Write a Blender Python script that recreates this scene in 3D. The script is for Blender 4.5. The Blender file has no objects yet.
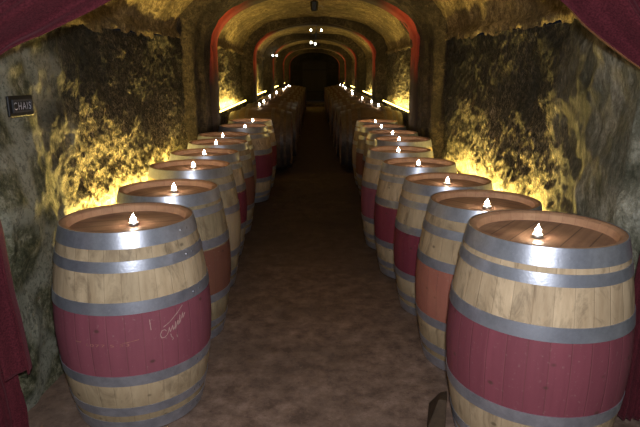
import bpy, bmesh, math, random
from mathutils import Vector, Matrix, noise
random.seed(7)
PI = math.pi
SC = bpy.context.scene
COL = SC.collection

# ------------------------------------------------------------------ profile of the place
SLOPE = 0.020
def g(y):                      # floor height: level by the entrance, then rising gently
    t = y - 4.0
    if t <= -0.8: return 0.0
    if t < 0.8: return SLOPE * (t + 0.8) ** 2 / 3.2
    return SLOPE * t
def spring_z(y): return 1.65 + 0.04 * min(y, 6.0) + 0.018 * max(0.0, y - 6.0)
def crown_z(y): return 2.55 + 0.016 * y
def HWf(y):                    # half width of the tunnel
    t = min(1, max(0, (y - 2.5) / 1.1)); return 1.30 + .12 * t * t * (3 - 2 * t)
Y0, Y1 = 0.9, 29.0

# ------------------------------------------------------------------ helpers
def link(o, parent=None):
    COL.objects.link(o)
    if parent is not None: o.parent = parent
    return o
def tag(o, label=None, cat=None, group=None, kind=None):
    if label: o['label'] = label
    if cat: o['category'] = cat
    if group: o['group'] = group
    if kind: o['kind'] = kind
    return o
def empty(name, loc=(0, 0, 0), rot=(0, 0, 0)):
    o = bpy.data.objects.new(name, None); o.empty_display_size = .1
    o.location = loc; o.rotation_euler = rot
    return link(o)
def mesh_obj(name, verts, faces, mats, parent=None, smooth=True, fm=None):
    me = bpy.data.meshes.new(name); me.from_pydata(verts, [], faces); me.validate(); me.update()
    for m in (mats if isinstance(mats, (list, tuple)) else [mats]): me.materials.append(m)
    if fm:
        for p, k in zip(me.polygons, fm): p.material_index = k
    for p in me.polygons: p.use_smooth = smooth
    o = bpy.data.objects.new(name, me)
    return link(o, parent)
def lathe(profile, n, close=False, a0=0.0):
    """profile: list of (r, z).  returns verts, faces; r==0 collapses are left as tiny rings"""
    V = []; F = []
    for (r, z) in profile:
        for i in range(n):
            a = a0 + 2 * PI * i / n
            V.append((r * math.cos(a), r * math.sin(a), z))
    m = len(profile)
    rng = m if close else m - 1
    for j in range(rng):
        k = (j + 1) % m
        for i in range(n):
            i2 = (i + 1) % n
            F.append((j * n + i, j * n + i2, k * n + i2, k * n + i))
    return V, F
def box_vf(x0, x1, y0, y1, z0, z1):
    V = [(x0,y0,z0),(x1,y0,z0),(x1,y1,z0),(x0,y1,z0),(x0,y0,z1),(x1,y0,z1),(x1,y1,z1),(x0,y1,z1)]
    F = [(0,3,2,1),(4,5,6,7),(0,1,5,4),(1,2,6,5),(2,3,7,6),(3,0,4,7)]
    return V, F
def merge(parts):
    V = []; F = []
    for v, f in parts:
        b = len(V); V += list(v); F += [tuple(b + i for i in q) for q in f]
    return V, F
def tube_vf(pts, r, n=8):
    V = []; F = []
    pts = [Vector(p) for p in pts]
    up = Vector((0, 0, 1))
    for i, p in enumerate(pts):
        t = (pts[min(i + 1, len(pts) - 1)] - pts[max(i - 1, 0)]).normalized()
        u = t.cross(up)
        if u.length < .05: u = t.cross(Vector((1, 0, 0)))
        u.normalize(); w = u.cross(t)
        for k in range(n):
            a = 2 * PI * k / n
            V.append(tuple(p + r * (math.cos(a) * u + math.sin(a) * w)))
    for i in range(len(pts) - 1):
        for k in range(n):
            k2 = (k + 1) % n
            F.append((i * n + k, i * n + k2, (i + 1) * n + k2, (i + 1) * n + k))
    F.append(tuple(range(n))[::-1]); F.append(tuple((len(pts) - 1) * n + k for k in range(n)))
    return V, F
def bevel(o, w=.002, seg=2):
    m = o.modifiers.new('bevel', 'BEVEL'); m.width = w; m.segments = seg; m.limit_method = 'ANGLE'
    return o
def copy_tree(o, parent=None):
    c = o.copy(); link(c)
    if parent is not None:
        c.parent = parent
    for ch in list(o.children): copy_tree(ch, c)
    return c
def fbm(x, y, z, o=4, h=1.0):
    return noise.fractal(Vector((x, y, z)), h, 2.0, o, noise_basis='PERLIN_ORIGINAL')

# ------------------------------------------------------------------ node helpers
class NT:
    def __init__(s, name):
        s.m = bpy.data.materials.new(name); s.m.use_nodes = True
        s.t = s.m.node_tree; s.t.nodes.clear()
        s.out = s.t.nodes.new('ShaderNodeOutputMaterial')
        s.b = s.t.nodes.new('ShaderNodeBsdfPrincipled')
        s.t.links.new(s.b.outputs[0], s.out.inputs[0])
        s.co = s.t.nodes.new('ShaderNodeTexCoord').outputs['Object']
    def l(s, a, b): s.t.links.new(a, b)
    def setin(s, inp, v):
        if hasattr(v, 'is_output') or isinstance(v, bpy.types.NodeSocket): s.l(v, inp)
        else:
            if isinstance(v, (tuple, list)) and len(v) == 3 and inp.type == 'RGBA': v = (*v, 1)
            inp.default_value = v
    def n(s, typ, ins=None, out=0, **props):
        nd = s.t.nodes.new(typ)
        for k, v in props.items(): setattr(nd, k, v)
        for k, v in (ins or {}).items(): s.setin(nd.inputs[k], v)
        return nd.outputs[out]
    def map(s, scale=(1,1,1), rot=(0,0,0), loc=(0,0,0), src=None):
        return s.n('ShaderNodeMapping', {'Vector': src or s.co, 'Scale': scale, 'Rotation': rot, 'Location': loc})
    def noise(s, scale, detail=5, rough=.6, vec=None, dist=0, out=0):
        return s.n('ShaderNodeTexNoise', {'Vector': vec or s.co, 'Scale': scale, 'Detail': detail, 'Roughness': rough, 'Distortion': dist}, out)
    def ramp(s, f, stops, interp='LINEAR'):
        nd = s.t.nodes.new('ShaderNodeValToRGB'); nd.color_ramp.interpolation = interp
        e = nd.color_ramp.elements
        while len(e) < len(stops): e.new(.5)
        for el, (p, c) in zip(e, stops):
            el.position = p
            el.color = (c, c, c, 1) if isinstance(c, (int, float)) else (*c, 1)
        s.l(f, nd.inputs[0]); return nd.outputs[0]
    def math(s, op, a, b=0.0, c=0.0, clamp=False):
        nd = s.t.nodes.new('ShaderNodeMath'); nd.operation = op; nd.use_clamp = clamp
        s.setin(nd.inputs[0], a); s.setin(nd.inputs[1], b)
        if len(nd.inputs) > 2: s.setin(nd.inputs[2], c)
        return nd.outputs[0]
    def mix(s, f, a, b, mode='MIX'):
        nd = s.t.nodes.new('ShaderNodeMix'); nd.data_type = 'RGBA'; nd.blend_type = mode
        s.setin(nd.inputs[0], f); s.setin(nd.inputs[6], a); s.setin(nd.inputs[7], b)
        return nd.outputs[2]
    def rng(s, v, a, b, c=0.0, d=1.0, smooth=True):
        nd = s.t.nodes.new('ShaderNodeMapRange'); nd.interpolation_type = 'SMOOTHSTEP' if smooth else 'LINEAR'
        s.setin(nd.inputs[0], v)
        for i, q in enumerate((a, b, c, d)): nd.inputs[i + 1].default_value = q
        return nd.outputs[0]
    def xyz(s, src=None):
        nd = s.t.nodes.new('ShaderNodeSeparateXYZ'); s.l(src or s.co, nd.inputs[0]); return nd.outputs
    def bump(s, h, strength=.5, dist=.02, prev=None):
        nd = s.t.nodes.new('ShaderNodeBump'); nd.inputs['Strength'].default_value = strength
        nd.inputs['Distance'].default_value = dist; s.l(h, nd.inputs['Height'])
        if prev is not None: s.l(prev, nd.inputs['Normal'])
        return nd.outputs[0]
    def fin(s, col, rough=.8, metal=0.0, normal=None, spec=.5, **kw):
        s.setin(s.b.inputs['Base Color'], col); s.setin(s.b.inputs['Roughness'], rough)
        s.setin(s.b.inputs['Metallic'], metal); s.b.inputs['Specular IOR Level'].default_value = spec
        if normal is not None: s.l(normal, s.b.inputs['Normal'])
        return s.m
def simple(name, col, rough=.6, metal=0.0, em=None, es=0.0, nscale=30, var=.25):
    s = NT(name)
    nz = s.noise(nscale, 4)
    c = s.mix(s.ramp(nz, [(.35, 0.0), (.7, 1.0)]), tuple(q * (1 - var) for q in col), tuple(min(1, q * (1 + var)) for q in col))
    s.fin(c, rough, metal, spec=.3)
    if em:
        s.b.inputs['Emission Color'].default_value = (*em, 1); s.b.inputs['Emission Strength'].default_value = es
    return s.m

# ------------------------------------------------------------------ materials
def stave_mat(name, band, wood=(.50, .37, .20), z0=.295, z1=.575, nst=30, axis_z=True, seed=0.0, dirt=.35, zr=.95):
    s = NT(name)
    X, Y, Z = s.xyz()[0:3]
    ang = s.math('MULTIPLY', s.math('ARCTAN2', Y, X), nst / (2 * PI))
    cell = s.math('FLOOR', ang); fr = s.math('FRACT', ang)
    wn = s.n('ShaderNodeTexWhiteNoise', {'W': s.math('ADD', cell, seed)}, 0, noise_dimensions='1D')
    grain = s.noise(1.0, 6, .65, vec=s.map((28, 28, 2.2), loc=(seed, 0, 0)))
    fine = s.noise(70, 3, .6)
    blot = s.noise(3.2, 5, .6, vec=s.map(loc=(seed, 3, 1)))
    c = s.mix(wn, tuple(q * .90 for q in wood), tuple(min(1, q * 1.08) for q in wood))
    c = s.mix(s.ramp(grain, [(.38, 0.0), (.68, .55)]), c, (wood[0] * .55, wood[1] * .48, wood[2] * .42))
    c = s.mix(s.ramp(blot, [(.42, 0.0), (.68, dirt)]), c, (.20, .16, .10))
    streak = s.noise(1.0, 5, .7, vec=s.map((9, 9, 4), loc=(seed, 1, 4)), dist=1.5)
    c = s.mix(s.ramp(streak, [(.50, 0.0), (.66, .7)]), c, (.17, .12, .075))
    zz = s.math('ADD', Z, s.math('MULTIPLY', s.math('SUBTRACT', blot, .5), .01))
    # lower end blends to a darker brown
    c = s.mix(s.rng(Z, .34, .02, 0, .55), c, (.17, .12, .06))
    inb = s.math('MULTIPLY', s.math('GREATER_THAN', zz, z0), s.math('LESS_THAN', zz, z1))
    b1 = s.mix(wn, tuple(q * .95 for q in band), tuple(min(1, q * 1.06) for q in band))
    b1 = s.mix(s.ramp(grain, [(.4, 0.0), (.75, .5)]), b1, tuple(q * .62 for q in band))
    b1 = s.mix(s.ramp(blot, [(.25, .35), (.5, 0.0)]), b1, (band[0] * 1.25, band[1] * 1.5, band[2] * 1.25))
    b1 = s.mix(s.ramp(fine, [(.62, 0.0), (.8, .25)]), b1, (.5, .4, .34))
    c = s.mix(inb, c, b1)
    spots = s.n('ShaderNodeTexVoronoi', {'Vector': s.map((9, 9, 13), loc=(seed, seed, 0)), 'Scale': 1.0}, 0)
    c = s.mix(s.ramp(spots, [(.06, .6), (.13, 0.0)]), c, (.05, .035, .02))
    seam = s.math('MINIMUM', fr, s.math('SUBTRACT', 1.0, fr))
    c = s.mix(s.rng(seam, .022, .0, 0, .35), c, (.10, .07, .04))
    h = s.math('ADD', s.math('MULTIPLY', grain, .35), s.rng(seam, 0, .05))
    return s.fin(c, .62, 0, s.bump(h, .35, .004), spec=.3)
def rim_mat():
    s = NT('chime_wood')
    X, Y, Z = s.xyz()[0:3]
    ang = s.math('MULTIPLY', s.math('ARCTAN2', Y, X), 30 / (2 * PI))
    wn = s.n('ShaderNodeTexWhiteNoise', {'W': s.math('FLOOR', ang)}, 0, noise_dimensions='1D')
    fr = s.math('FRACT', ang); seam = s.math('MINIMUM', fr, s.math('SUBTRACT', 1.0, fr))
    nz = s.noise(25, 5)
    c = s.mix(wn, (.37, .215, .125), (.43, .26, .155))
    c = s.mix(s.ramp(nz, [(.4, 0.0), (.7, .6)]), c, (.26, .13, .08))
    c = s.mix(s.rng(seam, .03, 0, 0, .4), c, (.10, .05, .03))
    return s.fin(c, .7, 0, s.bump(nz, .3, .004), spec=.25)
def head_mat(name='head_wood', tone=1.0):
    s = NT(name)
    X, Y, Z = s.xyz()[0:3]
    u = s.math('MULTIPLY', Y, 1 / .085)
    fr = s.math('FRACT', u); seam = s.math('MINIMUM', fr, s.math('SUBTRACT', 1.0, fr))
    wn = s.n('ShaderNodeTexWhiteNoise', {'W': s.math('FLOOR', u)}, 0, noise_dimensions='1D')
    grain = s.noise(1.0, 6, .65, vec=s.map((2.5, 40, 10)))
    blot = s.noise(5, 5, .6)
    k = tone
    c = s.mix(wn, (.33 * k, .20 * k, .125 * k), (.42 * k, .27 * k, .175 * k))
    c = s.mix(s.ramp(grain, [(.4, 0.0), (.65, .6)]), c, (.20 * k, .11 * k, .07 * k))
    c = s.mix(s.ramp(blot, [(.45, 0.0), (.62, .65)]), c, (.14 * k, .06 * k, .045 * k))
    c = s.mix(s.rng(seam, .05, 0, 0, .8), c, (.03, .015, .01))
    return s.fin(c, .5, 0, s.bump(grain, .3, .003), spec=.35)
def hoop_mat():
    s = NT('galvanised_hoop')
    n1 = s.noise(14, 6, .7); n2 = s.noise(90, 3, .6)
    c = s.mix(s.ramp(n1, [(.35, 0.0), (.7, 1.0)]), (.56, .58, .66), (.34, .35, .41))
    c = s.mix(s.ramp(n2, [(.62, 0.0), (.75, .5)]), c, (.62, .63, .68))
    r = s.ramp(n1, [(.3, .30), (.7, .42)])
    return s.fin(c, r, .74, s.bump(n2, .25, .002), spec=.5)

WOOD = (.58, .44, .28)
M_band = {
    'plum':   stave_mat('staves_plum_band',   (.25, .070, .095), WOOD, seed=3.1),
    'brown':  stave_mat('staves_brown_band',  (.20, .075, .050), (.42, .33, .20), seed=8.7, dirt=.5),
    'pale':   stave_mat('staves_unpainted',   (.42, .30, .19),   (.48, .38, .24), seed=1.7),
    'wine':   stave_mat('staves_wine_band',   (.20, .035, .055), WOOD, seed=5.3),
    'salmon': stave_mat('staves_salmon_band', (.38, .135, .095), (.56, .41, .25), seed=6.1),
    'burgundy': stave_mat('staves_burgundy_band', (.225, .058, .078), (.60, .45, .29), z0=.300, z1=.586, seed=2.2, dirt=.2),
}
M_rim = rim_mat(); M_head = head_mat(); M_hoop = hoop_mat()
M_cask = stave_mat('cask_staves', (.26, .15, .09), (.085, .05, .032), z0=9, z1=9.1, nst=36, seed=4.4)
M_caskhead = head_mat('cask_head_wood', .6)
M_oldhoop = simple('old_rusty_hoop', (.13, .11, .10), .38, .7)
M_rivet = simple('rivet_steel', (.3, .3, .33), .4, .8)
M_tin = simple('tealight_tin', (.6, .6, .6), .35, .9)
M_wax = simple('tealight_wax', (.85, .8, .7), .5, 0, (1, .75, .45), 2.5, var=.03)
M_wick = simple('wick', (.03, .02, .02), .9)
M_black = simple('black_iron', (.012, .012, .013), .5, .3)
M_chalk = simple('chalk', (.48, .29, .26), .9)
M_stamp = simple('stencil_paint', (.36, .15, .12), .9)

def flame_mat():
    s = NT('candle_flame')
    s.fin((1, .8, .6), .5)
    s.b.inputs['Emission Color'].default_value = (1.0, .80, .62, 1); s.b.inputs['Emission Strength'].default_value = 90
    return s.m
M_flame = flame_mat()
def led_mat():
    s = NT('amber_light_tube')
    s.fin((1, .8, .3), .5)
    s.b.inputs['Emission Color'].default_value = (1.0, .70, .16, 1); s.b.inputs['Emission Strength'].default_value = 14
    return s.m
M_led = led_mat()

def rock_mat(name, side):
    s = NT(name)
    X, Y, Z = s.xyz()[0:3]
    big = s.noise(1.7, 5, .6, vec=s.map(loc=(side * 3, 0, 0)))
    med = s.noise(7, 7, .7)
    # short scraped marks: stretched along a slanting direction in the wall plane
    if side < 0:
        mk = s.map((30, 52, 34), rot=(0.7, 0, 0))
    else:
        mk = s.map((30, 74, 18), rot=(-0.75, 0, 0))
    marks = s.noise(1.0, 6, .72, vec=mk, dist=1.2)
    # dark mossy rock
    c = s.ramp(marks, [(.40, (.022, .020, .013)), (.50, (.10, .085, .052)), (.57, (.36, .29, .18)), (.66, (.62, .52, .34))])
    dk = s.ramp(s.noise(16, 7, .75), [(.44, (.018, .020, .014)), (.56, (.10, .09, .06)), (.66, (.26, .22, .15))])
    c = s.mix(s.ramp(big, [(.40, .05), (.62, .75)]), c, dk)
    # first bay's upper wall darkened, painting in the lamp glow's fade with height
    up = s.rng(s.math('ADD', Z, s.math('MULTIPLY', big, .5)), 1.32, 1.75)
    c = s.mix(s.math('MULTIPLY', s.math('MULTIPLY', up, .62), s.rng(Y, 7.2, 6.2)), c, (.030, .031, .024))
    # grey plaster / blocks near the entrance
    if side < 0:
        vec = s.map((1, 2.1, 2.7), loc=(0, .35, .2))
        wob = s.n('ShaderNodeVectorMath', {0: vec, 1: s.n('ShaderNodeVectorMath', {0: s.noise(2.0, 3, .5, out=1), 'Scale': .55}, 0, operation='SCALE')}, 0, operation='ADD')
        vd = s.n('ShaderNodeTexVoronoi', {'Vector': wob, 'Scale': 1.0, 'Randomness': .55}, 0, feature='DISTANCE_TO_EDGE')
        blk = s.ramp(s.noise(13, 8, .78), [(.40, (.040, .045, .024)), (.52, (.15, .145, .092)), (.62, (.33, .31, .24))])
        grey = s.mix(s.ramp(vd, [(.07, .85), (.17, 0.0)]), blk, (.33, .325, .28))
        grey = s.mix(s.ramp(s.noise(40, 5, .75), [(.50, 0.0), (.60, .6)]), grey, (.05, .05, .035))
        fac = s.rng(s.math('ADD', Y, s.math('MULTIPLY', s.math('SUBTRACT', big, .5), 1.6)), 3.15, 2.75)
    else:
        cl = s.noise(2.6, 10, .80, vec=s.map((1, 1.6, .8), loc=(0, 5, 2)))
        grey = s.ramp(cl, [(.38, (.050, .052, .036)), (.48, (.15, .145, .112)), (.57, (.31, .30, .25)), (.68, (.46, .46, .44))])
        grey = s.mix(s.ramp(s.noise(38, 5, .7), [(.45, 0.0), (.65, .55)]), grey, (.07, .065, .045))
        fac = s.rng(s.math('ADD', Y, s.math('MULTIPLY', s.math('SUBTRACT', big, .5), 1.2)), 3.25, 2.55)
    grey = s.mix(1.0, grey, (1.45, 1.42, 1.32) if side > 0 else (1.3, 1.28, 1.15), 'MULTIPLY')
    c = s.mix(fac, c, grey)
    h = s.math('ADD', s.math('MULTIPLY', marks, 1.0), s.math('MULTIPLY', med, .6))
    nrm = s.bump(h, 1.0, .035)
    nrm = s.bump(s.noise(60, 4, .7), .35, .012, nrm)
    return s.fin(c, .85, 0, nrm, spec=.2)
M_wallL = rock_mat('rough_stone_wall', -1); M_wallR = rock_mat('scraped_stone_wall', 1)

def plaster_mat(name, base, dark, spec=.25):
    s = NT(name)
    big = s.noise(2.4, 5, .6); med = s.noise(16, 8, .75); fine = s.noise(60, 5, .7)
    st = s.noise(1.0, 6, .7, vec=s.map((26, 8, 26), rot=(0, 0, .6)))
    c = s.mix(s.ramp(med, [(.42, 0.0), (.58, 1.0)]), dark, base)
    c = s.mix(s.ramp(big, [(.42, .7), (.62, 0.0)]), c, tuple(q * .55 for q in dark))
    c = s.mix(s.ramp(st, [(.58, 0.0), (.72, .6)]), c, tuple(min(1, q * 1.5) for q in base))
    c = s.mix(s.ramp(fine, [(.40, .6), (.52, 0.0)]), c, tuple(q * .35 for q in dark))
    h = s.math('ADD', s.math('ADD', med, s.math('MULTIPLY', fine, .35)), st)
    return s.fin(c, .8, 0, s.bump(h, .9, .03), spec=spec)
M_ceil = plaster_mat('rough_vault_plaster', (.50, .39, .20), (.17, .125, .060))
M_rib = plaster_mat('dark_arch_stone', (.13, .095, .055), (.035, .027, .018))
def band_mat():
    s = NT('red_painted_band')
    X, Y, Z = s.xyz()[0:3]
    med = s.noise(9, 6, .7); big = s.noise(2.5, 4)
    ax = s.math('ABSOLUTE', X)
    glow_falloff = s.math('MULTIPLY', s.rng(s.math('ADD', Z, s.math('MULTIPLY', big, .35)), 1.60, 2.0), s.rng(ax, .70, 1.08))  # red kept to the haunches: the red glow's falloff painted into the colour
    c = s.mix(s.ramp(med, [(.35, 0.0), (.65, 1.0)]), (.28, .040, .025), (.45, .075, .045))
    c = s.mix(glow_falloff, (.045, .030, .022), c)
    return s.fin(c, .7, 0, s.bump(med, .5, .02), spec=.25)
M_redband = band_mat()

def floor_mat():
    s = NT('packed_earth_floor')
    big = s.noise(1.4, 5, .6); med = s.noise(9, 7, .7); fine = s.noise(75, 4, .7)
    c = s.ramp(med, [(.36, (.12, .075, .055)), (.52, (.23, .150, .112)), (.68, (.36, .245, .190))])
    c = s.mix(s.ramp(big, [(.4, 0.0), (.62, .55)]), c, (.14, .095, .072))
    c = s.mix(s.ramp(fine, [(.60, 0.0), (.72, .55)]), c, (.40, .28, .21))
    c = s.mix(s.ramp(fine, [(.30, .5), (.42, 0.0)]), c, (.05, .03, .022))
    c = s.mix(s.rng(s.xyz()[1], 2.2, 5.6, 0, .85), c, (.030, .020, .015))  # colour darkens down the aisle, painting in the flash falloff
    h = s.math('ADD', med, s.math('MULTIPLY', fine, .4))
    return s.fin(c, .8, 0, s.bump(h, .5, .015), spec=.3)
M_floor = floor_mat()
def curtain_mat():
    s = NT('burgundy_velvet')
    weave = s.noise(160, 3, .6); big = s.noise(3, 4)
    c = s.mix(s.ramp(weave, [(.35, 0.0), (.65, 1.0)]), (.045, .006, .010), (.105, .017, .024))
    c = s.mix(s.ramp(big, [(.4, 0.0), (.7, .4)]), c, (.035, .005, .008))
    s.fin(c, .9, 0, s.bump(weave, .3, .003), spec=.15)
    s.b.inputs['Sheen Weight'].default_value = .12; s.b.inputs['Sheen Roughness'].default_value = .5
    s.b.inputs['Sheen Tint'].default_value = (.8, .3, .35, 1)
    return s.m
M_velvet = curtain_mat()

# ------------------------------------------------------------------ shell of the tunnel
def frange(a, b, st):
    n = max(1, round((b - a) / st)); return [a + (b - a) * i / n for i in range(n + 1)]
YS = frange(Y0, 2.0, .08) + frange(2.0, 6.1, .018)[1:] + frange(6.1, 12.0, .05)[1:] + frange(12.0, Y1, .2)[1:]
def wall_x(side, y, z):
    hw = HWf(y)
    # entrance recess where the curtains hang
    t = (y - 2.12) / .10
    t = 0 if t < 0 else 1 if t > 1 else t * t * (3 - 2 * t)
    hw = hw + .22 * (1 - t)
    return side * hw
def build_wall(side, name, mat):
    zs = frange(0, .38, .03) + frange(.38, 1, .0078)[1:]
    V = []; F = []
    for y in YS:
        zb = g(y) - .03; zt = spring_z(y) + .03
        for t in zs:
            z = zb + (zt - zb) * t
            x = wall_x(side, y, z)
            d = .050 * fbm(y * 1.3, z * 1.5, side * 7.3, 4) + .020 * fbm(y * 6, z * 6, side * 3.1 + 9, 3)
            rg = min(1, max(0, (y - 2.7) / .7))
            if rg > 0 and z > .5:
                if side < 0: a_, b_ = y * 30 + z * 9, z * 26
                else: a_, b_ = (y * .8 + z * .6) * 40, (z * .8 - y * .6) * 13
                q = fbm(a_, b_, side * 5.1, 4)
                d += rg * (.017 * q + .020 * max(0, .35 - abs(fbm(a_ * .55, b_ * .55, 3.3, 2)) * 2))
            if side < 0 and y < 3.1:    # coursed rubble near the entrance: worn joints
                d -= .012
            x -= side * (d - .015)
            V.append((x, y, z))
    n = len(zs)
    for i in range(len(YS) - 1):
        for j in range(n - 1):
            a = i * n + j; q = (a, a + 1, a + n + 1, a + n)
            F.append(q if side < 0 else q[::-1])
    o = mesh_obj(name, V, F, mat); return tag(o, kind='structure')
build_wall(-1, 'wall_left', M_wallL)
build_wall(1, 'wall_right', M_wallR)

def vault_pt(y, a, hw, zs, zc, p=2.25):
    """a from 0 (left springing) to pi (right springing), slightly squared basket arch"""
    c, s_ = -math.cos(a), math.sin(a)
    x = hw * (abs(c) ** (2 / p)) * (1 if c > 0 else -1); z = zs + (zc - zs) * (s_ ** (2 / p))
    return x, z
def build_ceiling():
    V = []; F = []
    na = 84
    ys = [y for y in YS if y >= 2.35]
    for y in ys:
        for k in range(na + 1):
            a = PI * k / na
            x, z = vault_pt(y, a, HWf(y) + .02, spring_z(y), crown_z(y))
            cen = Vector((0, 0, spring_z(y))); r = (Vector((x, 0, z)) - cen)
            d = .045 * fbm(y * 1.1, x * 1.4, z * 1.4, 4) + .014 * fbm(y * 7, x * 7, z * 7, 3)
            # ragged plaster lip overhanging the walls
            if k < 3 or k > na - 3: d += .035 + .03 * fbm(y * 5, x * 2, 4.2, 4)
            r = r * (1 - d / max(.2, r.length))
            zz = cen.z + r.z
            if k in (0, na): zz += .02 + .045 * fbm(y * 4, side_of(x), 2.2, 4)
            V.append((r.x, y, zz))
    n = na + 1
    for i in range(len(ys) - 1):
        for j in range(n - 1):
            a = i * n + j; F.append((a, a + 1, a + n + 1, a + n))
    o = mesh_obj('ceiling', V, F, M_ceil); tag(o, kind='structure')
def side_of(x): return 3.0 if x > 0 else -3.0
build_ceiling()

def build_floor():
    V = []; F = []
    ys = frange(.2, 8, .06) + frange(8, Y1, .25)[1:]
    xs = frange(-1.65, 1.65, .06)
    for y in ys:
        for x in xs:
            V.append((x, y, g(y) + .006 * fbm(x * 4, y * 4, 1.1, 4) - .006))
    n = len(xs)
    for i in range(len(ys) - 1):
        for j in range(n - 1):
            a = i * n + j; F.append((a, a + 1, a + n + 1, a + n))
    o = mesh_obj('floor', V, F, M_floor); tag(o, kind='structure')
build_floor()

# arch ribs: (front, back, inner half width, crown drop)
RIBS = [(6.0, 7.15, 1.235), (11.1, 11.7, 1.22), (15.7, 16.5, 1.20), (21.0, 21.7, 1.19), (25.8, 26.5, 1.17)]
def rib_section(y, hw, out):
    """closed strip path: up the left pillar, over the arch, down the right pillar"""
    pts = []
    zb = g(y) - .03; zs = spring_z(y) - .02; zc = crown_z(y) - .13 + out
    for k in range(18): pts.append((-hw, zb + (zs - zb) * k / 18))
    for k in range(49):
        x, z = vault_pt(y, PI * k / 48, hw, zs, zc, 2.1); pts.append((x, z))
    for k in range(18): pts.append((hw, zs + (zb - zs) * (k + 1) / 18))
    return pts
def build_rib(idx, y0, y1, hw):
    V = []; F = []
    rows = []
    nseg = max(4, int((y1 - y0) / .07))
    ysr = [y0 + (y1 - y0) * i / nseg for i in range(nseg + 1)]
    rows.append((y0, hw + .30, .30))
    for j, y in enumerate(ysr):
        # rounded front and back arrises, a shallow step in the first rib
        e = .02 if j in (0, nseg) else 0
        if idx == 1 and y < y0 + .28: e += .05
        rows.append((y, hw + e, e * .6))
    rows.append((y1, hw + .30, .30))
    for (y, w, out) in rows:
        for (x, z) in rib_section(y, w, out):
            d = .022 * fbm(y * 2.5, z * 2.5, x * 2 + idx, 4) + .012 * fbm(y * 9, z * 9, x * 5 + idx, 3)
            k = 1 - d / max(.3, abs(x) if z < spring_z(y) else 1.0)
            V.append((x * k, y + .4 * d, z - (d if z > spring_z(y) else 0)))
    n = len(rib_section(y0, hw, 0))
    for i in range(len(rows) - 1):
        for j in range(n - 1):
            a = i * n + j; F.append((a, a + n, a + n + 1, a + 1)[::-1])
    o = mesh_obj('trim_%d' % idx, V, F, M_rib); tag(o, kind='structure')
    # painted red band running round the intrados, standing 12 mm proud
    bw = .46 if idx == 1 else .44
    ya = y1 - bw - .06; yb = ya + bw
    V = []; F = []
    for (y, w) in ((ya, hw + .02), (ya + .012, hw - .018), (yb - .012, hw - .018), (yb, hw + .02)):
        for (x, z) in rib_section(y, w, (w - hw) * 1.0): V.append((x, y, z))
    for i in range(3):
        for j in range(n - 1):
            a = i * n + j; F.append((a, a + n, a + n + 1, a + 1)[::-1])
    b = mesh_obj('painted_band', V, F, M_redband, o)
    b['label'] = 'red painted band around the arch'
for i, r in enumerate(RIBS): build_rib(i + 1, *r)

# front arch face (entrance): the plain masonry behind the curtains, from the vault edge up
def build_front_arch():
    V = []; F = []
    rows = [(2.30, .16), (2.34, .02), (2.42, .0), (2.50, .02), (2.52, -.05)]
    n = None
    for (y, out) in rows:
        sec = []
        for k in range(61):
            x, z = vault_pt(y, PI * k / 60, HWf(y) + out, spring_z(y) + .02, crown_z(y) - .03 + out)
            d = .035 * fbm(y * 3, x * 3, z * 3, 4)
            sec.append((x * (1 - d), y, z - d))
        n = len(sec); V += sec
    for i in range(len(rows) - 1):
        for j in range(n - 1):
            a = i * n + j; F.append((a, a + n, a + n + 1, a + 1)[::-1])
    # lintel masonry above the opening, back towards the entrance
    o = mesh_obj('trim_6', V, F, M_ceil); tag(o, kind='structure')
build_front_arch()
# entrance lobby walls above the springing, and its flat ceiling
V, F = merge([box_vf(-1.62, -1.50, .9, 2.34, 1.70, 3.0), box_vf(1.50, 1.62, .9, 2.34, 1.70, 3.0)])
tag(mesh_obj('wall_entrance', V, F, M_wallR, smooth=False), kind='structure')
V, F = box_vf(-1.62, 1.62, .9, 2.34, 3.0, 3.08)
tag(mesh_obj('ceiling_entrance', V, F, M_ceil, smooth=False), kind='structure')

# end wall with its dark doorway
M_end = plaster_mat('dark_end_wall', (.035, .03, .02), (.015, .013, .01))  # very dark plaster tones all over
V, F = box_vf(-1.7, 1.7, Y1 - .02, Y1 + .2, 0.6, 4.0)
tag(mesh_obj('wall_end', V, F, M_end, smooth=False), kind='structure')
M_door = simple('dark_door_wood', (.022, .02, .014), .7)
yE = Y1 - .08; zE = g(Y1)
planks = [box_vf(-.62 + .155 * i + .004, -.62 + .155 * (i + 1) - .004, yE - .02, yE + .02, zE + .02, zE + 1.95 + .12 * math.sin(PI * (i + .5) / 8)) for i in range(8)]
dv, df = merge(planks)
dr = mesh_obj('door_1', dv, df, M_door, smooth=False); tag(dr, kind='structure'); bevel(dr, .004)
for zz in (.45, 1.55):
    v, f = box_vf(-.6, .6, yE - .035, yE - .02, zE + zz, zE + zz + .07); mesh_obj('door_strap', v, f, M_black, dr, smooth=False)
v, f = tube_vf([(.1 + .05 * math.cos(a), yE - .045, zE + 1.0 + .05 * math.sin(a)) for a in [2 * PI * k / 16 for k in range(17)]], .008, 6)
mesh_obj('door_handle', v, f, M_black, dr)
# low stone step across the aisle in front of the last arch
v, f = box_vf(-.40, .44, 24.6, 25.0, g(24.6) - .05, g(24.6) + .12)
st = mesh_obj('trim_7', v, f, M_rib, smooth=False); tag(st, kind='structure'); bevel(st, .02)

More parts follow.
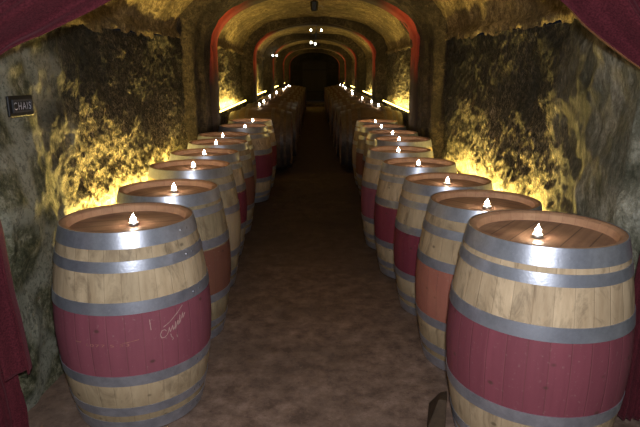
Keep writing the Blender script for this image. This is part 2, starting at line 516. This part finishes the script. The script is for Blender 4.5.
# ------------------------------------------------------------------ barrels
def prof_r(z, H, rh, rb):
    t = (2 * z / H - 1); return rb - (rb - rh) * (abs(t) ** 1.8)
def hoop_profile(z0, z1, H, rh, rb, th=.0028):
    r = lambda z: prof_r(z, H, rh, rb)
    return [(r(z0) - .001, z0), (r(z0) + th, z0), (r((z0 + z1) / 2) + th, (z0 + z1) / 2), (r(z1) + th, z1), (r(z1) - .001, z1)]
def make_barrel_meshes(H, rh, rb, hoops, n, body_mat, rim, head, recess=.038, zsplit=26, both=False):
    th = .024
    prof = []
    if both:
        prof += [(rh - th - .006, recess), (rh - th, .006), (rh - .008, 0)]
    else:
        prof += [(rh - th, 0), (rh - .004, 0)]
    nb = len(prof)
    for k in range(zsplit + 1):
        z = .004 + (H - .008) * k / zsplit
        prof.append((prof_r(z, H, rh, rb), z))
    top = len(prof) - 1
    prof += [(rh - .006, H), (rh - .016, H - .001), (rh - th - .004, H - .010), (rh - th - .010, H - recess - .004)]
    V, F = lathe(prof, n)
    fm = []
    for j in range(len(prof) - 1):
        k = 1 if (j >= top or (both and j < nb)) else 0
        fm += [k] * n
    body = bpy.data.meshes.new('staves'); body.from_pydata(V, [], F)
    body.materials.append(body_mat); body.materials.append(rim)
    for p, k in zip(body.polygons, fm): p.material_index = k; p.use_smooth = True
    body.set_sharp_from_angle(angle=math.radians(40))
    hm = []
    for (a, b) in hoops:
        v, f = lathe(hoop_profile(a, b, H, rh, rb), n)
        # rivets where the strap overlaps, turned to the aisle side
        base = len(v)
        m = bpy.data.meshes.new('hoop'); m.from_pydata(v, [], f); m.materials.append(M_hoop)
        for p in m.polygons: p.use_smooth = True
        m.set_sharp_from_angle(angle=math.radians(35))
        hm.append(m)
    def disc(z, up):
        v, f = lathe([(.0005, z), (rh * .5, z), (rh - th - .004, z)], n)
        if not up: f = [q[::-1] for q in f]
        f = [q[::-1] for q in f]
        m = bpy.data.meshes.new('head'); m.from_pydata(v, [], f); m.materials.append(head)
        return m
    heads = [disc(H - recess, True)]
    if both: heads.append(disc(recess, False))
    rv, rf = lathe([(.0001, .003), (.004, .002), (.006, 0)], 8)
    rm = bpy.data.meshes.new('rivet'); rm.from_pydata(rv, [], rf); rm.materials.append(M_rivet)
    return body, hm, heads, rm
H0, RH0, RB0 = .90, .280, .343
HOOPS_A = [(.0, .060), (.094, .138), (.250, .298), (.572, .622), (.742, .786), (.834, .899)]
HOOPS_B = [(.0, .060), (.084, .128), (.252, .302), (.584, .636), (.772, .814), (.834, .899)]
def build_barrel(kind, mat, loc, scale, rotz, label, rivets=True, n=88):
    hoops = HOOPS_B if kind == 'B' else HOOPS_A
    key = (kind, mat)
    if key not in _cache: _cache[key] = make_barrel_meshes(H0, RH0, RB0, hoops, n, M_band[mat], M_rim, M_head)
    body, hm, heads, rm = _cache[key]
    sl = math.atan(SLOPE) if loc[1] > 4.8 else 0
    t = empty('wine_barrel', loc); t.rotation_euler = Matrix.Rotation(sl, 3, 'X').to_euler(); t.scale = (scale,) * 3
    tag(t, label, 'barrel', 'upright wine barrels lining the aisle')
    def put(name, me, lab=None):
        o = bpy.data.objects.new(name, me); link(o, t); o.rotation_euler = (0, 0, rotz)
        if lab: o['label'] = lab
        return o
    put('staves', body); put('head', heads[0])
    hs = [put('hoop', m) for m in hm]
    if rivets:
        for h, (a, b) in zip(hs, hoops):
            zc = (a + b) / 2; r = prof_r(zc, H0, RH0, RB0) + .0026
            for q in (-.035, .035):
                rv = bpy.data.objects.new('rivet', rm); link(rv, h)
                ang = -PI / 2 + .9 + q / r * .6
                rv.matrix_local = Matrix.Translation((r * math.cos(ang), r * math.sin(ang), zc)) @ Matrix.Rotation(ang, 4, 'Z') @ Matrix.Rotation(PI / 2, 4, 'Y')
    return t
_cache = {}
ORD = ['nearest', 'second', 'third', 'fourth', 'fifth', 'sixth', 'seventh', 'eighth', 'ninth']
LEFT = [  # x, y, kind, material, scale, rotz, label
    (-0.832, 2.34, 'A', 'plum', 1.00, .3, 'oak barrel with plum band bearing a chalk scrawl, nearest on the left'),
    (-0.846, 3.09, 'B', 'brown', .985, 1.1, 'oak barrel with dull reddish brown band, second from the front on the left'),
    (-0.892, 3.86, 'A', 'pale', 1.0, 2.0, 'plain oak barrel with unpainted middle, third from the front on the left'),
    (-0.925, 4.55, 'B', 'wine', .99, .7, 'oak barrel with wine red band, fourth from the front on the left'),
    (-0.930, 5.25, 'A', 'brown', .99, 2.6, 'dark oak barrel, fifth from the front on the left, beside the first arch pillar'),
    (-0.985, 5.95, 'A', 'pale', .98, 1.4, 'oak barrel sixth from the front on the left, beside the first arch pillar'),
    (-0.865, 6.65, 'B', 'wine', 1.01, 2.2, 'oak barrel with wine red band, seventh from the front on the left'),
    (-0.865, 7.38, 'A', 'wine', 1.01, .2, 'oak barrel eighth on the left, last upright one before the lying casks'),
]
RIGHT = [
    (0.905, 2.04, 'B', 'burgundy', 1.03, .9, 'big pale oak barrel with burgundy band, nearest on the right'),
    (0.886, 2.75, 'A', 'salmon', .98, 2.3, 'oak barrel with faded salmon red band, second from the front on the right'),
    (0.858, 3.43, 'A', 'wine', .965, 1.9, 'oak barrel with wine red band, third from the front on the right'),
    (0.800, 4.11, 'B', 'wine', .97, 3.0, 'oak barrel with dark wine red band, fourth from the front on the right'),
    (0.755, 4.80, 'A', 'plum', .975, .5, 'oak barrel with plum band set nearest the aisle, fifth on the right'),
    (0.885, 5.47, 'A', 'pale', .99, 1.2, 'oak barrel sixth from the front on the right, beside the first arch pillar'),
    (0.880, 6.15, 'B', 'brown', .98, 2.9, 'oak barrel seventh on the right, standing within the first arch'),
    (0.860, 6.84, 'A', 'brown', .98, 2.1, 'oak barrel eighth on the right, just beyond the first arch'),
    (0.860, 7.53, 'B', 'pale', .98, .1, 'oak barrel ninth on the right, last upright one before the lying casks'),
]
# candle offset (dx, dy) from the barrel axis
CL = [(.03, -.02), (.02, .03), (.01, .05), (-.01, .02), (-.02, .0), (-.01, -.04), (.02, .0), (.03, .05)]
CR = [(-.035, -.02), (.0, -.05), (.0, .0), (.0, .02), (-.01, .0), (-.03, .03), (.0, .0), (-.02, .02), (-.02, .03)]

def make_candle():
    t = empty('tealight_candle')
    v, f = lathe([(.0005, 0), (.0190, 0), (.0198, .001), (.0205, .013), (.0200, .013), (.0195, .009)], 28)
    mesh_obj('tin_cup', v, f, M_tin, t)
    v, f = lathe([(.0195, .0105), (.012, .0100), (.0005, .0096)], 28); mesh_obj('wax', v, f, M_wax, t)
    v, f = tube_vf([(0, 0, .012), (.0005, 0, .018), (.001, 0, .022)], .0012, 6); mesh_obj('wick', v, f, M_wick, t)
    v, f = lathe([(.0004, .013), (.0080, .016), (.0128, .023), (.0118, .031), (.0065, .039), (.0025, .046), (.0003, .053)], 16)
    mesh_obj('flame', v, f, M_flame, t)
    return t
proto = make_candle(); proto_used = False
def candle(loc, label, light=0.0, scale=1.0):
    global proto_used
    c = proto if not proto_used else copy_tree(proto); proto_used = True
    c.location = loc; c.scale = (scale,) * 3
    tag(c, label, 'candle', 'lit tealights on the barrels and casks')
    if light > 0:
        ld = bpy.data.lights.new('candle_glow', 'POINT'); ld.energy = light; ld.color = (1, .72, .50); ld.shadow_soft_size = .012
        lo = bpy.data.objects.new('candle_glow', ld); link(lo); lo.location = (loc[0], loc[1], loc[2] + .075 * scale)
    return c
for side, rows, offs in (('left', LEFT, CL), ('right', RIGHT, CR)):
    for i, (x, y, k, m, s_, rz, lab) in enumerate(rows):
        z = g(y) + (.004 if y > 4 else 0.0)
        b = build_barrel(k, m, (x, y, z), s_, rz, lab, rivets=(i < 3), n=96 if i < 3 else 56)
        if i == 0 and side == 'left': FIRST = b
        dx, dy = offs[i]
        hz = z + (H0 - .038) * s_ + (SLOPE * dy if y > 4.8 else 0)
        yo = -(H0 * math.sin(math.atan(SLOPE))) if y > 4.8 else 0
        candle((x + dx, y + dy + yo, hz + .001), 'lit tealight on the %s upright barrel%s, %s row' % (ORD[i], '' if i == 0 else ' from the front', side), .16)

# writing on the first barrel: chalk scrawl and a faint stencilled word, wrapped on the staves
def wrap(x, z, off=.0012):
    r = prof_r(z, H0, RH0, RB0) + off
    a = -PI / 2 + x / r
    return (r * math.cos(a), r * math.sin(a), z)
def stroke(pts, w):
    V = []; F = []
    P = []
    for i in range(len(pts) - 1):
        for t in range(4):
            q = t / 4; P.append((pts[i][0] * (1 - q) + pts[i + 1][0] * q, pts[i][1] * (1 - q) + pts[i + 1][1] * q))
    P.append(pts[-1])
    for i, p in enumerate(P):
        a = P[max(0, i - 1)]; b = P[min(len(P) - 1, i + 1)]
        dx, dz = b[0] - a[0], b[1] - a[1]; L = math.hypot(dx, dz) or 1
        nx, nz = -dz / L, dx / L
        ww = w * (.6 + .4 * math.sin(i * 1.7) ** 2)
        V.append(wrap(p[0] + nx * ww, p[1] + nz * ww)); V.append(wrap(p[0] - nx * ww, p[1] - nz * ww))
    for i in range(len(P) - 1): F.append((2 * i, 2 * i + 1, 2 * i + 3, 2 * i + 2))
    return V, F
sx, sz = .205, .455
S = [
    [(.038, .020), (.028, .030), (.010, .028), (.000, .010), (.006, -.008), (.024, -.010), (.040, .000), (.050, .016)],
    [(.050, .016), (.056, .036), (.060, .010), (.070, .024), (.078, .044), (.080, .014), (.092, .030)],
    [(.092, .030), (.098, .060), (.090, .010), (.106, .040), (.116, .062), (.112, .030), (.126, .052)],
    [(.126, .052), (.130, .085), (.120, .030), (.140, .066), (.150, .090), (.148, .058), (.166, .084)],
    [(.020, .044), (.060, .062), (.110, .095), (.150, .125)],
    [(.070, -.018), (.076, -.030), (.070, -.036)], [(.100, -.016), (.104, -.030)], [(.062, .000), (.066, -.020)],
   
]
parts = [stroke([(sx + a * .72, sz + b * .85) for a, b in st_], .0021) for st_ in S]
V, F = merge(parts)
cw = mesh_obj('chalk_writing', V, F, M_chalk, FIRST); cw['label'] = 'pale chalk scrawl'
v, f = stroke([(sx - .040, sz + .085), (sx - .038, sz + .06), (sx - .036, sz + .038)], .002)
mesh_obj('chalk_tick', v, f, M_chalk, FIRST)
def text_mesh(body, size):
    cu = bpy.data.curves.new('t', 'FONT'); cu.body = body; cu.size = size; cu.align_x = 'CENTER'; cu.space_character = 1.25
    ob = bpy.data.objects.new('t', cu); COL.objects.link(ob)
    bpy.context.view_layer.update()
    dg = bpy.context.evaluated_depsgraph_get()
    me = bpy.data.meshes.new_from_object(ob.evaluated_get(dg))
    V = [tuple(v.co) for v in me.vertices]; F = [tuple(p.vertices) for p in me.polygons]
    bpy.data.objects.remove(ob); return V, F
V, F = text_mesh('1077 S·33', .030)
me_v = [wrap(v[0] * 1.25 - .010, .438 + v[1] * .55) for v in V]
sw = mesh_obj('stencilled_mark', me_v, F, M_stamp, FIRST, smooth=False); sw['label'] = 'faint tan stencilled characters'
v, f = merge([stroke([(-.150, .452), (-.125, .451), (-.120, .455)], .0022), stroke([(.055, .452), (.120, .462)], .0018)])
mesh_obj('scuff_mark', v, f, M_stamp, FIRST)

# wedge leaning at the foot of the nearest right barrel
wt = mesh_obj('wooden_wedge', [(-.045, -.11, 0), (.035, -.11, 0), (.035, .11, 0), (-.045, .11, 0), (0, -.09, .15), (.035, -.09, .15), (.035, .02, .13), (.005, .02, .12)],
              [(0, 3, 2, 1), (0, 1, 5, 4), (1, 2, 6, 5), (2, 3, 7, 6), (3, 0, 4, 7), (4, 5, 6, 7)],
              simple('old_dark_wood', (.06, .038, .022), .8), smooth=False)
wt.location = (.553, 2.15, .001); wt.rotation_euler = (0, 0, -.25); bevel(wt, .004)
tag(wt, 'small dark wooden wedge on the floor against the nearest right barrel', 'wedge')

# ------------------------------------------------------------------ big lying casks
CH, CRH, CRB = .95, .420, .500
c_hoops = [(.0, .07), (.11, .16), (.25, .30), (.65, .70), (.79, .84), (.88, .95)]
cbody, chm, cheads, _ = make_barrel_meshes(CH, CRH, CRB, c_hoops, 64, M_cask, M_caskhead, M_caskhead, recess=.045, zsplit=16, both=True)
for m_ in chm: m_.materials[0] = M_oldhoop
def lay_cask(x_aisle, side, y, label):
    z = g(y) + CRB + .001
    t = empty('lying_cask', (x_aisle, y, g(y)))
    tag(t, label, 'cask', 'large casks lying along the back of the aisle')
    # axis along x, from the aisle head (z=CH) to the wall
    M = Matrix.Translation((0, 0, CRB + .003)) @ Matrix.Rotation(-side * PI / 2, 4, 'Y') @ Matrix.Translation((0, 0, -CH))
    def put(name, me):
        o = bpy.data.objects.new(name, me); link(o, t); o.matrix_local = M; return o
    put('staves', cbody)
    for m in chm: put('hoop', m)
    for m in cheads: put('head', m)
    v, f = BUNG
    bo = mesh_obj('bung', v, f, M_caskhead, t)
    bo.location = (side * CH / 2, 0, 2 * CRB - .003)
    return t
BUNG = lathe([(.032, 0), (.029, .028), (.0005, .029)], 16)
NUM = ['first', 'second', 'third', 'fourth', 'fifth', 'sixth', 'seventh', 'eighth', 'ninth', 'tenth', 'eleventh', 'twelfth', 'thirteenth', 'fourteenth', 'fifteenth']
for side, nm, xa, ys in ((-1, 'left', -.345, 8.62), (1, 'right', .395, 8.70)):
    for k in range(13):
        y = ys + k * 1.04
        jit = .02 * math.sin(k * 2.3 + side)
        lay_cask(xa + jit, side, y, 'large dark cask lying on its side, %s of the %s-hand casks from the front' % (NUM[k], nm))
        dxc = [.60, .62, .55, .60, .5, .62][k % 6] if side > 0 else [.50, .56, .52, .6, .5, .58][k % 6]
        if (side < 0 and k in (2, 4, 6, 8, 12)) or (side > 0 and k in (3, 5, 7, 10)): continue
        # tealight stands on the crown of the cask, clear of the bung
        xx = xa + jit + side * dxc
        zt = g(y) + .003 + CRB + prof_r(dxc, CH, CRH, CRB)
        candle((xx, y, zt + .0035), 'lit tealight on top of the %s lying cask, %s-hand row' % (NUM[k], nm), .08 if k < 4 else 0, 1.1)

# ------------------------------------------------------------------ sign on the left wall
def build_sign():
    t = empty('wall_sign', (-1.262, 2.385, 1.378)); t.scale = (1.33, 1, 1.22); t.rotation_euler = (0, 0, PI / 2)   # local x -> +Y (away), local -y -> +X (faces aisle)
    v, f = merge([box_vf(-.075, .075, 0, .012, -.036, .036)])
    bevel(mesh_obj('backboard', v, f, M_black, t, smooth=False), .004)
    fr = merge([box_vf(-.058, .058, -.006, 0, .016, .022), box_vf(-.058, .058, -.006, 0, -.022, -.016),
                box_vf(-.058, -.052, -.006, 0, -.016, .016), box_vf(.052, .058, -.006, 0, -.016, .016)])
    mesh_obj('frame', *fr, simple('dark_grey_frame', (.045, .045, .05), .5), t, smooth=False)
    V, F = text_mesh('CHAIS', .046)
    me = mesh_obj('lettering', [(p[0] * .70, -.003, p[1] * .80 - .0125) for p in V], F, simple('grey_letters', (.52, .52, .60), .6), t, smooth=False)
    me['label'] = 'pale grey characters'
    tag(t, 'small black sign with grey lettering on the left stone wall', 'sign')
build_sign()

# ------------------------------------------------------------------ curtains
def curve_pts(keys, n):
    """Catmull-Rom through keys [(x, z)]"""
    out = []
    K = [keys[0]] + keys + [keys[-1]]
    segs = len(keys) - 1
    for i in range(n + 1):
        u = i / n * segs; k = min(int(u), segs - 1); t = u - k
        p0, p1, p2, p3 = (Vector(K[k + j]) for j in range(4))
        out.append(.5 * ((2 * p1) + (-p0 + p2) * t + (2 * p0 - 5 * p1 + 4 * p2 - p3) * t * t + (-p0 + 3 * p1 - 3 * p2 + p3) * t ** 3))
    return out
def build_curtain(name, label, inner, outer, folds, y, amp, ytail=0.0, seed=0):
    n = 110; m = 90
    A = curve_pts(inner, n); B = curve_pts(outer, n)
    V = []; F = []
    for i in range(n + 1):
        t = i / n
        wdt = (A[i] - B[i]).length
        for j in range(m + 1):
            u = j / m
            p = A[i].lerp(B[i], u)
            am = amp * min(1, .35 + wdt * .9)
            fo = am * (math.sin(u * folds * 2 * PI + .6 * math.sin(t * 5 + seed)) + .35 * math.sin(u * folds * 4.7 * PI + 1.3 + t * 3 + seed))
            fo += .012 * fbm(u * 3, t * 6, seed, 3)
            V.append((p.x, y + ytail * t + fo, p.y - .030 * (1 - t)))
    w = m + 1
    for i in range(n):
        for j in range(m):
            a = i * w + j; F.append((a, a + 1, a + w + 1, a + w))
    o = mesh_obj(name, V, F, M_velvet)
    s = o.modifiers.new('thick', 'SOLIDIFY'); s.thickness = .004
    return tag(o, label, 'curtain', 'burgundy curtains at the tunnel mouth')
CL_IN = [(-.06, 2.16), (-.356, 1.94), (-.651, 1.764), (-.85, 1.665), (-1.024, 1.585), (-1.15, 1.46), (-1.15, 1.28), (-1.125, 1.10), (-1.107, .998), (-1.092, .741), (-1.071, .418)]
CL_OUT = [(-1.2, 2.9), (-1.35, 2.6), (-1.43, 2.4), (-1.46, 2.2), (-1.47, 2.0), (-1.46, 1.78), (-1.38, 1.50), (-1.40, 1.28), (-1.44, 1.12), (-1.46, .98), (-1.47, .74), (-1.47, .38)]
cl = build_curtain('curtain', 'burgundy velvet curtain swept aside at the left of the tunnel mouth', CL_IN, CL_OUT, 5.0, 1.84, .050, 0.0, 1.0)
lin_in = [(-1.25, 1.40), (-1.22, 1.0), (-1.20, .55), (-1.17, .25), (-1.16, .05)]
lin_out = [(-1.38, 1.40), (-1.42, 1.0), (-1.47, .55), (-1.48, .25), (-1.48, .05)]
ln = build_curtain('under_curtain', None, lin_in, lin_out, 4, 1.93, .015, 0, 4.0)
for k in ('group', 'category', 'label'):
    if k in ln: del ln[k]
ln.parent = cl
CR_IN = [(.15, 2.18), (.488, 1.942), (.789, 1.766), (.915, 1.667), (1.074, 1.565), (1.28, 1.44), (1.32, 1.28), (1.305, 1.10), (1.30, .95), (1.30, .70), (1.31, .40), (1.32, .05)]
CR_OUT = [(1.2, 2.9), (1.35, 2.6), (1.43, 2.4), (1.46, 2.2), (1.47, 2.0), (1.46, 1.78), (1.42, 1.50), (1.44, 1.28), (1.45, 1.12), (1.46, .98), (1.47, .74), (1.47, .40), (1.47, .05)]
cr = build_curtain('curtain', 'burgundy velvet curtain swept aside at the right of the tunnel mouth', CR_IN, CR_OUT, 5.0, 1.84, .050, .24, 2.6)
for sx_, nm in ((-1, 'left'), (1, 'right')):
    v, f = tube_vf([(sx_ * 1.28 + .15 * math.cos(a) * (1 if sx_ < 0 else .75) + (.0 if sx_ < 0 else .11), 1.86 + .05 * math.sin(a) + (0 if sx_ < 0 else .12), 1.46 + .02 * math.cos(a)) for a in [2 * PI * k / 24 for k in range(25)]], .012, 8)
    mesh_obj('tieback', v, f, simple('tieback_cord', (.16, .03, .04), .8), cl if sx_ < 0 else cr)

# ------------------------------------------------------------------ ceiling lamps
def build_pendant():
    y = 7.6; zc = crown_z(y) - .02
    t = empty('ceiling_lantern', (0.0, y, zc))
    v, f = lathe([(.0005, 0), (.045, 0), (.045, -.012), (.0005, -.014)], 20); mesh_obj('ceiling_plate', v, f, M_black, t)
    v, f = tube_vf([(0, 0, -.01), (0, 0, -.12)], .010, 6); mesh_obj('rod', v, f, M_black, t)
    v, f = lathe([(.0005, -.11), (.05, -.14), (.055, -.15), (.045, -.25), (.03, -.26), (.0005, -.262)], 6); mesh_obj('lamp_shade', v, f, M_black, t, smooth=False)
    v, f = tube_vf([(.05, 0, -.20), (.09, 0, -.19), (.115, 0, -.21), (.118, 0, -.24)], .004, 6); mesh_obj('cable', v, f, simple('grey_cable', (.25, .25, .25), .5), t)
    tag(t, 'unlit black lantern hanging from the vault just behind the first arch', 'lamp')
build_pendant()
M_bulb = NT('small_bulb'); M_bulb.fin((1, 1, .9), .4)
M_bulb.b.inputs['Emission Color'].default_value = (1, .97, .8, 1); M_bulb.b.inputs['Emission Strength'].default_value = 25; M_bulb = M_bulb.m
def build_chandelier():
    y = 12.2; zc = crown_z(y) - .02
    t = empty('iron_chandelier', (0.04, y, zc))
    zr = (2.42 - zc)
    v, f = tube_vf([(0, 0, 0), (0, 0, zr + .1)], .008, 6); mesh_obj('chain', v, f, M_black, t)
    arms = [(-.115, .05, .12), (.11, .05, .12), (-.11, -.06, -.14), (-.02, -.10, -.17)]
    for (ax, ay, az) in arms:
        v, f = tube_vf([(0, 0, zr + .1), (ax * .6, ay * .6, zr + az - .08), (ax, ay, zr + az - .04), (ax, ay, zr + az)], .007, 6)
        a = mesh_obj('arm', v, f, M_black, t)
        v, f = lathe([(.0005, 0), (.012, .004), (.02, .018), (.014, .038), (.0005, .05)], 12)
        b = mesh_obj('bulb', [(p[0] + ax, p[1] + ay, p[2] + zr + az) for p in v], f, M_bulb, a)
    tag(t, 'small black chandelier with four tiny lit bulbs hanging far down the tunnel', 'chandelier')
build_chandelier()
def build_sconce():
    t = empty('wall_sconce', (-1.10, 15.66, 2.17))
    v, f = box_vf(-.10, .10, -.01, .02, -.03, .03); bevel(mesh_obj('bracket', v, f, M_black, t, smooth=False), .004)
    for dx in (-.055, .055):
        v, f = lathe([(.0005, 0), (.012, .004), (.022, .02), (.014, .04), (.0005, .052)], 12)
        mesh_obj('bulb', [(p[0] + dx, p[1] - .03, p[2]) for p in v], f, M_bulb, t)
    tag(t, 'twin-bulb lamp on the face of the third arch, left side', 'lamp')
build_sconce()

# ------------------------------------------------------------------ lighting
def area(name, loc, size, sy, energy, col, direction):
    ld = bpy.data.lights.new(name, 'AREA'); ld.shape = 'RECTANGLE'; ld.size = size; ld.size_y = sy
    ld.energy = energy; ld.color = col
    lo = bpy.data.objects.new(name, ld); link(lo); lo.location = loc
    d = Vector(direction).normalized(); x = Vector((0, 1, 0)); z = -d; yv = z.cross(x).normalized(); x = yv.cross(z)
    lo.rotation_euler = Matrix((x, yv, z)).transposed().to_euler()
    return lo
SEGS = [(3.0, 5.9, .60, 1.0), (7.3, 11.0, .98, 1.5), (11.85, 15.6, 1.0, 1.7), (16.65, 20.9, 1.0, 1.7), (21.85, 25.7, 1.0, 1.7), (26.6, 28.6, 1.0, .3)]
for i, (a, b, h, k) in enumerate(SEGS):
    for side, nm in ((-1, 'left'), (1, 'right')):
        ym = (a + b) / 2; z = h + g(ym); L = b - a
        x = side * 1.372
        t = empty('light_tube', (x, ym, z)); t.rotation_euler = (math.atan(g(b) - g(a)) / max(.1, L) if L else 0, 0, 0)
        t.rotation_euler = (math.atan((g(b) - g(a)) / L), 0, 0)
        v, f = tube_vf([(0, -L / 2 + .02, 0), (0, L / 2 - .02, 0)], .010, 10); mesh_obj('tube', v, f, M_led, t)
        v, f = box_vf(-.014, .014, -L / 2, L / 2, -.022, -.010); mesh_obj('housing', v, f, M_black, t, smooth=False)
        for q in (-L * .4, 0, L * .4):
            v, f = box_vf(*sorted((side * .0, side * .022)), q - .012, q + .012, -.034, -.020); mesh_obj('bracket', v, f, M_black, t, smooth=False)
        tag(t, 'amber light tube low on the %s wall, %s bay from the front' % (nm, NUM[i]), 'light', 'amber tubes washing the walls')
        area('amber_wash', (x, ym, z + .02), L - .06, .02, (112 if i == 0 else 50) * k * L / 2.9 * (1.1 if side < 0 else .85), (1, .71, .19), (side * (.42 if i == 0 else 1.0), 0, 1))
# red glow on the painted bands
for i, (a, b, hw) in enumerate(RIBS[:4]):
    for side in (-1, 1):
        ld = bpy.data.lights.new('red_spot', 'SPOT'); ld.energy = [11, 6, 12, 22][i]; ld.color = (1, .32, .16)
        ld.spot_size = math.radians(34); ld.spot_blend = .9; ld.shadow_soft_size = .02
        lo = bpy.data.objects.new('red_spot', ld); link(lo)
        yb = b - .17; lo.location = (side * (hw - .22), yb, 1.10 + g(yb))
        tgt = Vector((side * (hw - .12), yb, spring_z(yb) + .42)); d = tgt - lo.location
        lo.rotation_euler = d.to_track_quat('-Z', 'Y').to_euler()
# camera flash
ld = bpy.data.lights.new('flash', 'POINT'); ld.energy = 175; ld.color = (.93, .96, 1.0); ld.shadow_soft_size = .03
lo = bpy.data.objects.new('flash', ld); link(lo); lo.location = (.03, -.02, 1.56)
w = bpy.data.worlds.new('world'); SC.world = w; w.use_nodes = True
w.node_tree.nodes['Background'].inputs[0].default_value = (.5, .55, .7, 1); w.node_tree.nodes['Background'].inputs[1].default_value = .012

# ------------------------------------------------------------------ camera
cd = bpy.data.cameras.new('camera'); cam = bpy.data.objects.new('camera', cd); link(cam)
cd.sensor_fit = 'HORIZONTAL'; cd.sensor_width = 36; cd.lens = 540 * 36 / 640; cd.clip_start = .02
cam.location = (0, 0, 1.478)
cam.rotation_euler = (math.radians(90 - 13.69), 0, math.radians(-.57))
SC.camera = cam
SC.view_settings.view_transform = 'Standard'; SC.view_settings.look = 'None'; SC.view_settings.exposure = 0
